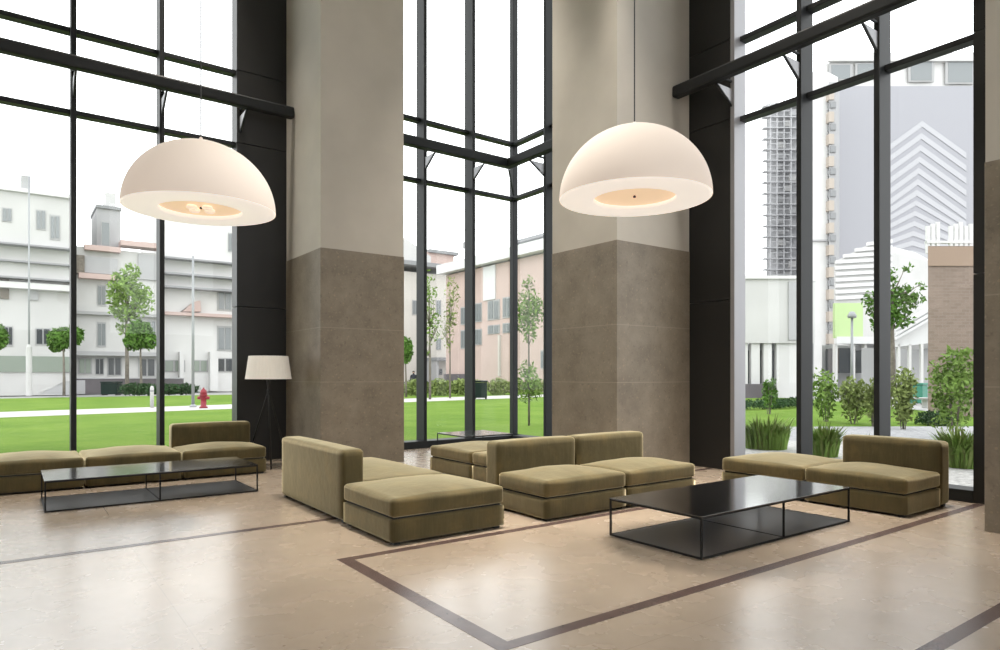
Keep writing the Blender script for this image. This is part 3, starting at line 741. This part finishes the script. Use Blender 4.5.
# scaffolding tower
r = house('scaffold_tower', W(784, 110), 'tall scaffold tower rising behind the low white pavilion', 'scaffold')
F = Facade('d', 110, r)
F.block(772, 104, 812, 300, 9, -2.2, 'rendered_wall', 'white', bottom=-.2)
for a in (770.5, 777, 784, 791, 797.5):
    F.block(a-.5, 100, a+.5, 300, .1, .1, 'pole', 'scaffold', bottom=-.2); F.block(a-.4, 100, a+.4, 300, 1.7, -1.5, 'pole', 'scaffold', bottom=-.2)
rnd = random.Random(5)
for k in range(17):
    y = 106 + 10.9*k
    F.block(763.5, y-.5, 799, y+.5, .9, .2, 'plank', 'scaffold')
    a = rnd.choice((778, 786, 790)); F.block(a, y+2, a + rnd.choice((7,9)), y+8, .6, -.4, 'netting', rnd.choice(('grey','offwhite','scaffold')))
    F.block(771, y+4.5, 790, y+5.3, .05, .05, 'guard_rail', 'scaffold')
# slab with the hoist, then the tall clad tower
r = house('white_slab_block', W(818, 86), 'narrow white slab block with a builder\'s hoist, right of the second mullion')
F = Facade('d', 86, r)
F.block(800, 72, 828, 390, 2.5, 0, 'wall', 'white', bottom=-.2)
F.block(826.5, 84, 833.5, 390, 1.5, .6, 'hoist', 'grey', bottom=-.2)
for k in range(13):
    y = 92 + 22*k
    if y < 360: F.block(826, y, 831, y+10, 0, .8, 'netting', 'orange'); F.block(827.5, y+12, 833, y+18, 0, .8, 'netting', 'darkroof')
F.block(800, 240, 826, 241.5, 0, .3, 'band', 'grey')
r = house('clad_tower', W(900, 92), 'tall lilac-grey clad tower printed with white chevrons, behind the right window')
F = Facade('d', 90, r)
F.block(833, 86, 1060, 390, 18, 0, 'cladding', 'tarp', bottom=-.2)
F.block(827, 62, 1060, 86, 18, -.3, 'top_storey', 'white'); F.block(824, 54, 1060, 62, 18.5, .4, 'roof_edge', 'white')
for a, b, y0, y1 in ((829,852,64,80),(855,879,63,78),(908,934,60,82),(945,975,60,84),(985,1010,60,84)): F.window(a, y0, b, y1, 'wglass', 0)
st = MB()
for k in range(13):
    y = 121 + 12.2*k - .12*k*k; th = 6.0 if k < 7 else 5.0; sl = .72 if k < 6 else max(.25, .72 - .07*(k-5))
    xl, xr = 889 - 0*k, 966 - 3.5*max(0, k-6); xc = 922 - .9*k
    if y > 270: break
    def pt(x, yy): return F.at(x, yy) + F.n*.04
    for xa, xb in ((xl, xc), (xc, xr)):
        qa = abs(xc - xa)*sl; qb = abs(xb - xc)*sl
        st.poly_solid([pt(xa, y+qa), pt(xb, y+qb), pt(xb, y+qb+th), pt(xa, y+qa+th)], F.n*.03)
st.build('chevron_print', M['tarplight'], r)
# white louvred block with a lime banner and a porch
r = house('louvred_block', W(856, 56), 'white louvred block with a slanted top, middle pane of the right window')
F = Facade('d', 56, r)
vs = [F.at(834, 345), F.at(834, 262), F.at(873, 242), F.at(892, 252), F.at(892, 345)]
vs[0].z = vs[-1].z = -.2
MB().poly_solid(vs, (8, 0, 0)).build('wall', M['offwhite'], r)
lv = MB()
for k in range(10):
    y = 300 - 6*k; xa = 835 if y > 262 else 835 + (262-y)*1.95
    a, b2 = F.at(xa, y), F.at(891, y - 3)
    lv.poly_solid([a, b2, b2 + Vector((0,0,.28)), a + Vector((0,0,.28))], F.n*.22)
lv.build('louvres', M['canvas'], r)
r = house('porch', W(850, 44), 'porch with a lime green banner above its white canopy, middle pane of the right window')
F = Facade('d', 46, r)
F.block(835, 303, 863, 338, .3, 0, 'banner', 'limegreen'); F.block(833, 337, 879, 344, 4, .5, 'canopy', 'canvas')
for a in (834, 851.5, 863, 877): F.block(a, 344, a+2.2, 395, .2, .2, 'post', 'white', bottom=-.1)
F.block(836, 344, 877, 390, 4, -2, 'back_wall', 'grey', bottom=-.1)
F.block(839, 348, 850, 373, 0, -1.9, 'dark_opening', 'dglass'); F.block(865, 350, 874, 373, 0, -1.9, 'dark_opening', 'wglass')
r = house('marquee', W(910, 36), 'white tent-roofed marquee left of the brown brick block')
F = Facade('d', 38, r)
vs = [F.at(888, 341), F.at(931, 316), F.at(931, 343), F.at(888, 348)]
MB().poly_solid([p for p in vs], (5, 0, 0)).build('roof', M['canvas'], r)
for k in range(3):
    a, b2 = F.at(892, 336 - 5*k + 4), F.at(931, 318 - 5*k)
    MB().poly_solid([a, b2, b2 + Vector((0,0,.16)), a + Vector((0,0,.12))], F.n*.4).build('roof_flap', M['canvas'], r)
for a in (898, 909, 921): F.block(a, 344, a+2.5, 395, .15, 0, 'post', 'white', bottom=-.1)
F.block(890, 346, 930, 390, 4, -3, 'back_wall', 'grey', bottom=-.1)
r = house('brick_block', W(965, 25.5), 'brown brick block at the right side of the right window')
F = Facade('d', 24.5, r)
F.block(928, 246, 1030, 415, 4, 0, 'wall', 'brick', bottom=-.2)
F.block(927, 247, 1030, 266, 4.1, .05, 'top_band', 'tanband')
F.block(947, 352, 957, 372, 0, .04, 'recess', 'bark')
F = Facade('d', 26, None)
t = house('roof_screen', W(945, 26), 'white slatted screen standing on top of the brown brick block', 'screen')
t.location.z = H(246, 24.5); t['_base'] = tuple(t.location); F.root = t
for k, a in enumerate((926, 931, 936, 949, 954, 959, 964, 969, 974)):
    F.block(a, 226 - (k % 3)*2, a+3.4, 250, .04, .04, 'slat', 'canvas', bottom=H(246, 24.5))
F.block(926, 241, 978, 243.5, .1, .06, 'rail', 'canvas')

# ---- street furniture
def post(name, px, D, py_top, r, label, cat, group, lower=None, head=False):
    x, y = W(px, D); t = thing(name, (x, y, 0), label, cat, group); z = H(py_top, D)
    MB().tube([(x, y, -.05), (x, y, z)], [r, r*.7], 10).build('pole', M['pole'], t, True)
    MB().lathe([(0, -.03), (r*2.2, -.03), (r*2.2, .05), (r*1.2, .12), (0, .12)], 14, (x, y)).build('base', M['pole'], t)
    if lower: MB().lathe([(0, 0), (r*2.6, 0), (r*2.6, lower), (r*1.4, lower+.2), (0, lower+.2)], 14, (x, y)).build('sleeve', M['offwhite'], t)
    if head: MB().lathe([(0, z), (r*2.4, z), (r*2.8, z+.12), (r*1.4, z+.35), (0, z+.38)], 14, (x, y)).build('lantern', M['pole'], t, True)
    return t
GP = 'slim poles outside'
post('street_lamp', 29, 47, 176, .07, 'tall slim pole with a wide pale foot, left pane of the left window', 'pole', GP, 3.4, False)
post('street_lamp', 193, 30.3, 256, .07, 'slim grey pole left of the red hydrant', 'pole', GP, None, False)
post('street_lamp', 852, 38, 318, .09, 'thin white street lamp before the porch, right window', 'pole', GP, None, True)
x, y = G(152, 407.5); t = thing('bollard', (x, y, 0), 'pale bollard on the path left of the hydrant', 'bollard')
MB().lathe([(0, 0), (.08, 0), (.08, .85), (.055, .95), (0, .97)], 14, (x, y)).build('shaft', M['offwhite'], t, True)
MB().lathe([(.085, .70), (.085, .78), (.07, .78), (.07, .70)], 14, (x, y), True).build('band', M['rail'], t)
x, y = G(203.5, 408); t = thing('fire_hydrant', (x, y, 0), 'red fire hydrant on the edge of the path outside the left window', 'hydrant')
MB().lathe([(0, 0), (.17, 0), (.17, .06), (.12, .08), (.12, .52), (.16, .54), (.16, .60), (0, .60)], 20, (x, y)).build('barrel', M['red'], t, True)
MB().lathe([(0, .60), (.145, .60), (.14, .70), (.10, .80), (.04, .84), (.035, .90), (0, .90)], 20, (x, y)).build('bonnet', M['red'], t, True)
for s_ in (-1, 1):
    MB().tube([(x, y, .45), (x + RX*.24*s_, y + RY*.24*s_, .45), (x + RX*.26*s_, y + RY*.26*s_, .45)], [.075, .075, .05], 12).build('outlet', M['red'], t, True)
def litter_bin(px, D, w, d, h, label):
    x, y = W(px, D); t = thing('litter_bin', (x, y, 0), label, 'bin', 'dark litter bins outside')
    rot = Matrix.Translation((x, y, 0)) @ Matrix.Rotation(math.atan2(RY, RX), 4, 'Z')
    MB().box(-w/2, -d/2, .08, w/2, d/2, h*.88, rot).build('body', M['bin'], t, bevel=.03)
    MB().box(-w/2-.04, -d/2-.04, h*.9, w/2+.04, d/2+.04, h, rot).build('lid', M['bin'], t, bevel=.03)
    for a in (-1, 1): MB().box(a*w*.42-.05, -d/2+.05, 0, a*w*.42+.05, d/2-.05, .08, rot).build('foot', M['foot'], t)
    for a in (-1, 1): MB().box(a*w*.44-.03, -.05, h*.86, a*w*.44+.03, .05, h*.92, rot).build('lid_post', M['foot'], t)
litter_bin(111.5, 48, 1.15, .7, .98, 'wide black bin on the grass outside the left window')
litter_bin(480.5, 40.3, .78, .6, 1.12, 'dark green bin by the path in the corner window')
x, y = W(918, 33); t = thing('recycling_bin', (x, y, 0), 'teal bin under the marquee beside the brick block', 'bin')
MB().box(x-.32, y-.32, .06, x+.32, y+.32, .95).build('body', M['teal'], t, bevel=.04); MB().box(x-.36, y-.36, .96, x+.36, y+.36, 1.06).build('lid', M['teal'], t, bevel=.02)
for a in (-.25, .25): MB().tube([(x+a, y-.3, .06), (x+a, y-.24, .06)], .06, 10).build('wheel', M['foot'], t)
x, y = W(912, 29); t = thing('bench', (x, y, 0), 'white bench below the teal bin outside the right window', 'bench')
rot = Matrix.Translation((x, y, 0)) @ Matrix.Rotation(math.atan2(RY, RX), 4, 'Z')
MB().box(-.75, -.22, .40, .75, .22, .47, rot).build('seat', M['canvas'], t, bevel=.01)
for a in (-.6, .6): MB().box(a-.06, -.2, 0, a+.06, .2, .40, rot).build('leg', M['canvas'], t)
# low wall and ramp in front of the left houses
a0, a1 = W(72, 54), W(182, 54); d = (Vector((*a1, 0)) - Vector((*a0, 0))).normalized(); nrm = Vector((-d.y, d.x, 0))
t = thing('low_wall', (*a0, 0), 'low grey wall in front of the stepped house', 'wall')
MB().prism([a0, a1, (a1[0]+nrm.x*.3, a1[1]+nrm.y*.3), (a0[0]+nrm.x*.3, a0[1]+nrm.y*.3)], -.1, 1.15).build('masonry', M['darkwall'], t)
MB().prism([(a0[0]-nrm.x*.05, a0[1]-nrm.y*.05), (a1[0]-nrm.x*.05, a1[1]-nrm.y*.05), (a1[0]+nrm.x*.35, a1[1]+nrm.y*.35), (a0[0]+nrm.x*.35, a0[1]+nrm.y*.35)], 1.15, 1.23).build('coping', M['grey'], t)
p0 = Vector((*W(38, 50), 0)); p1 = Vector((*W(72, 50), 0)); off = Vector((FX, FY, 0)) * 1.6
t = thing('ramp', tuple(p0), 'grey sloping concrete ramp left of the first mullion of the left window', 'ramp')
MB().poly_solid([p0, p1, p1 + Vector((0,0,1.05)), p1 - (p1-p0)*.25 + Vector((0,0,.95)), p0 + (p1-p0)*.1 + Vector((0,0,.1))], off).build('body', M['grey'], t)
MB().poly_solid([p0 + Vector((0,0,.08)), p1 + Vector((0,0,1.06)), p1 + Vector((0,0,1.2)), p0 + Vector((0,0,.2))], off*.08).build('parapet', M['offwhite'], t)

# ---- a walker on the far side of the hedge
def person(px, D, label):
    x, y = W(px, D); t = thing('person', (x, y, 0), label, 'person')
    def P(r, f, z): return (x + RX*r + FX*f, y + RY*r + FY*f, z)
    J = [(0,0,.98,.13),(0,0,1.18,.14),(0,.02,1.38,.16),(0,.02,1.50,.065),(0,.01,1.57,.075),(0,.0,1.66,.10),(0,0,1.74,.06),
         (-.09,0,.90,.095),(-.12,.14,.50,.062),(-.13,.05,.09,.04),(-.13,-.10,.03,.035),
         (.09,0,.90,.095),(.12,-.12,.50,.062),(.12,.10,.09,.04),(.12,-.04,.03,.035),
         (-.20,.02,1.42,.06),(-.25,-.05,1.14,.045),(-.22,-.2,.92,.035),(-.22,-.24,.84,.03),
         (.20,.02,1.42,.06),(.25,.08,1.14,.045),(.24,.0,.90,.035),(.24,-.02,.82,.03)]
    E_ = [(0,1),(1,2),(2,3),(3,4),(4,5),(5,6),(0,7),(7,8),(8,9),(9,10),(0,11),(11,12),(12,13),(13,14),(2,15),(15,16),(16,17),(17,18),(2,19),(19,20),(20,21),(21,22)]
    me = bpy.data.meshes.new('body'); base = Vector((x, y, 0))
    me.from_pydata([Vector(P(j[0], j[1], j[2])) - base for j in J], E_, [])
    o = bpy.data.objects.new('body', me); COL.objects.link(o); o.parent = t
    me.materials.append(M['cloth'])
    sk = o.modifiers.new('skin', 'SKIN')
    for v, j in zip(me.skin_vertices[0].data, J): v.radius = (j[3], j[3]); v.use_root = (v == me.skin_vertices[0].data[0])
    me.skin_vertices[0].data[0].use_root = True
    sk.use_smooth_shade = True
    o.modifiers.new('sub', 'SUBSURF').render_levels = 2
    f = MB().lathe([(0, 1.55), (.05, 1.56), (.082, 1.62), (.085, 1.69), (.06, 1.75), (0, 1.77)], 16, (x, y)).build('face', M['skin'], t, True)
    hx, hy = x + FX*.015, y + FY*.015
    MB().lathe([(0, 1.60), (.085, 1.63), (.10, 1.69), (.075, 1.77), (0, 1.795)], 16, (hx, hy)).build('hair', M['hair'], t, True)
person(413.5, 54, 'person in dark clothes walking behind the hedge at the left side of the corner window')

# ------------------------------------------------------------------ light
wd = bpy.data.worlds.new('overcast_sky'); SC.world = wd; wd.use_nodes = True; nt = wd.node_tree
bg = nt.nodes['Background']; tc = nt.nodes.new('ShaderNodeTexCoord')
cl = ramp(nt, noise(nt, tc.outputs['Generated'], 2.2, 6, .55), .3, .75)
nt.links.new(mix_col(nt, cl, (.92, .94, .97), (1.0, 1.0, 1.0)), bg.inputs['Color'])
bg.inputs['Strength'].default_value = 3.0
def fill_lamp(x, y, power):
    """added fill lamp, unseen under the ceiling, shining straight down"""
    l = bpy.data.lights.new('ceiling_fill', 'AREA'); l.shape = 'DISK'; l.size = .5; l.energy = power; l.color = (1, .92, .82); l.spread = math.radians(44)
    o = bpy.data.objects.new('ceiling_fill', l); COL.objects.link(o); o.location = (x, y, TOP-.03)
for x, y, p in ((-4, -4, 40), (-4, 2, 40), (-4, 8, 40), (.2, -4, 30), (3.6, -4, 30), (.8, 9.6, 30), (3.6, 5.6, 100), (2.4, 10.9, 45), (7.3, 3.8, 60), (6.3, 6.2, 60), (6.2, 8.6, 50), (8.0, 5.2, 40)):  # added fill to brighten the interior, strongest over the seating
    fill_lamp(x, y, p)

# ------------------------------------------------------------------ camera and view
cd = bpy.data.cameras.new('camera'); cam = bpy.data.objects.new('camera', cd); COL.objects.link(cam)
cam.location = (0, 0, EYE); cam.rotation_euler = (PI/2, 0, math.atan2(FY, FX) - PI/2)
cd.sensor_width = 36; cd.lens = FPX * 36 / 1000; cd.shift_x = 0; cd.shift_y = .05; cd.clip_end = 600
SC.camera = cam
vs_ = SC.view_settings; vs_.view_transform = 'Standard'; vs_.look = 'None'; vs_.exposure = 0; vs_.gamma = 1; vs_.use_curve_mapping = False
for o in SC.objects:
    if '_base' in o: del o['_base']
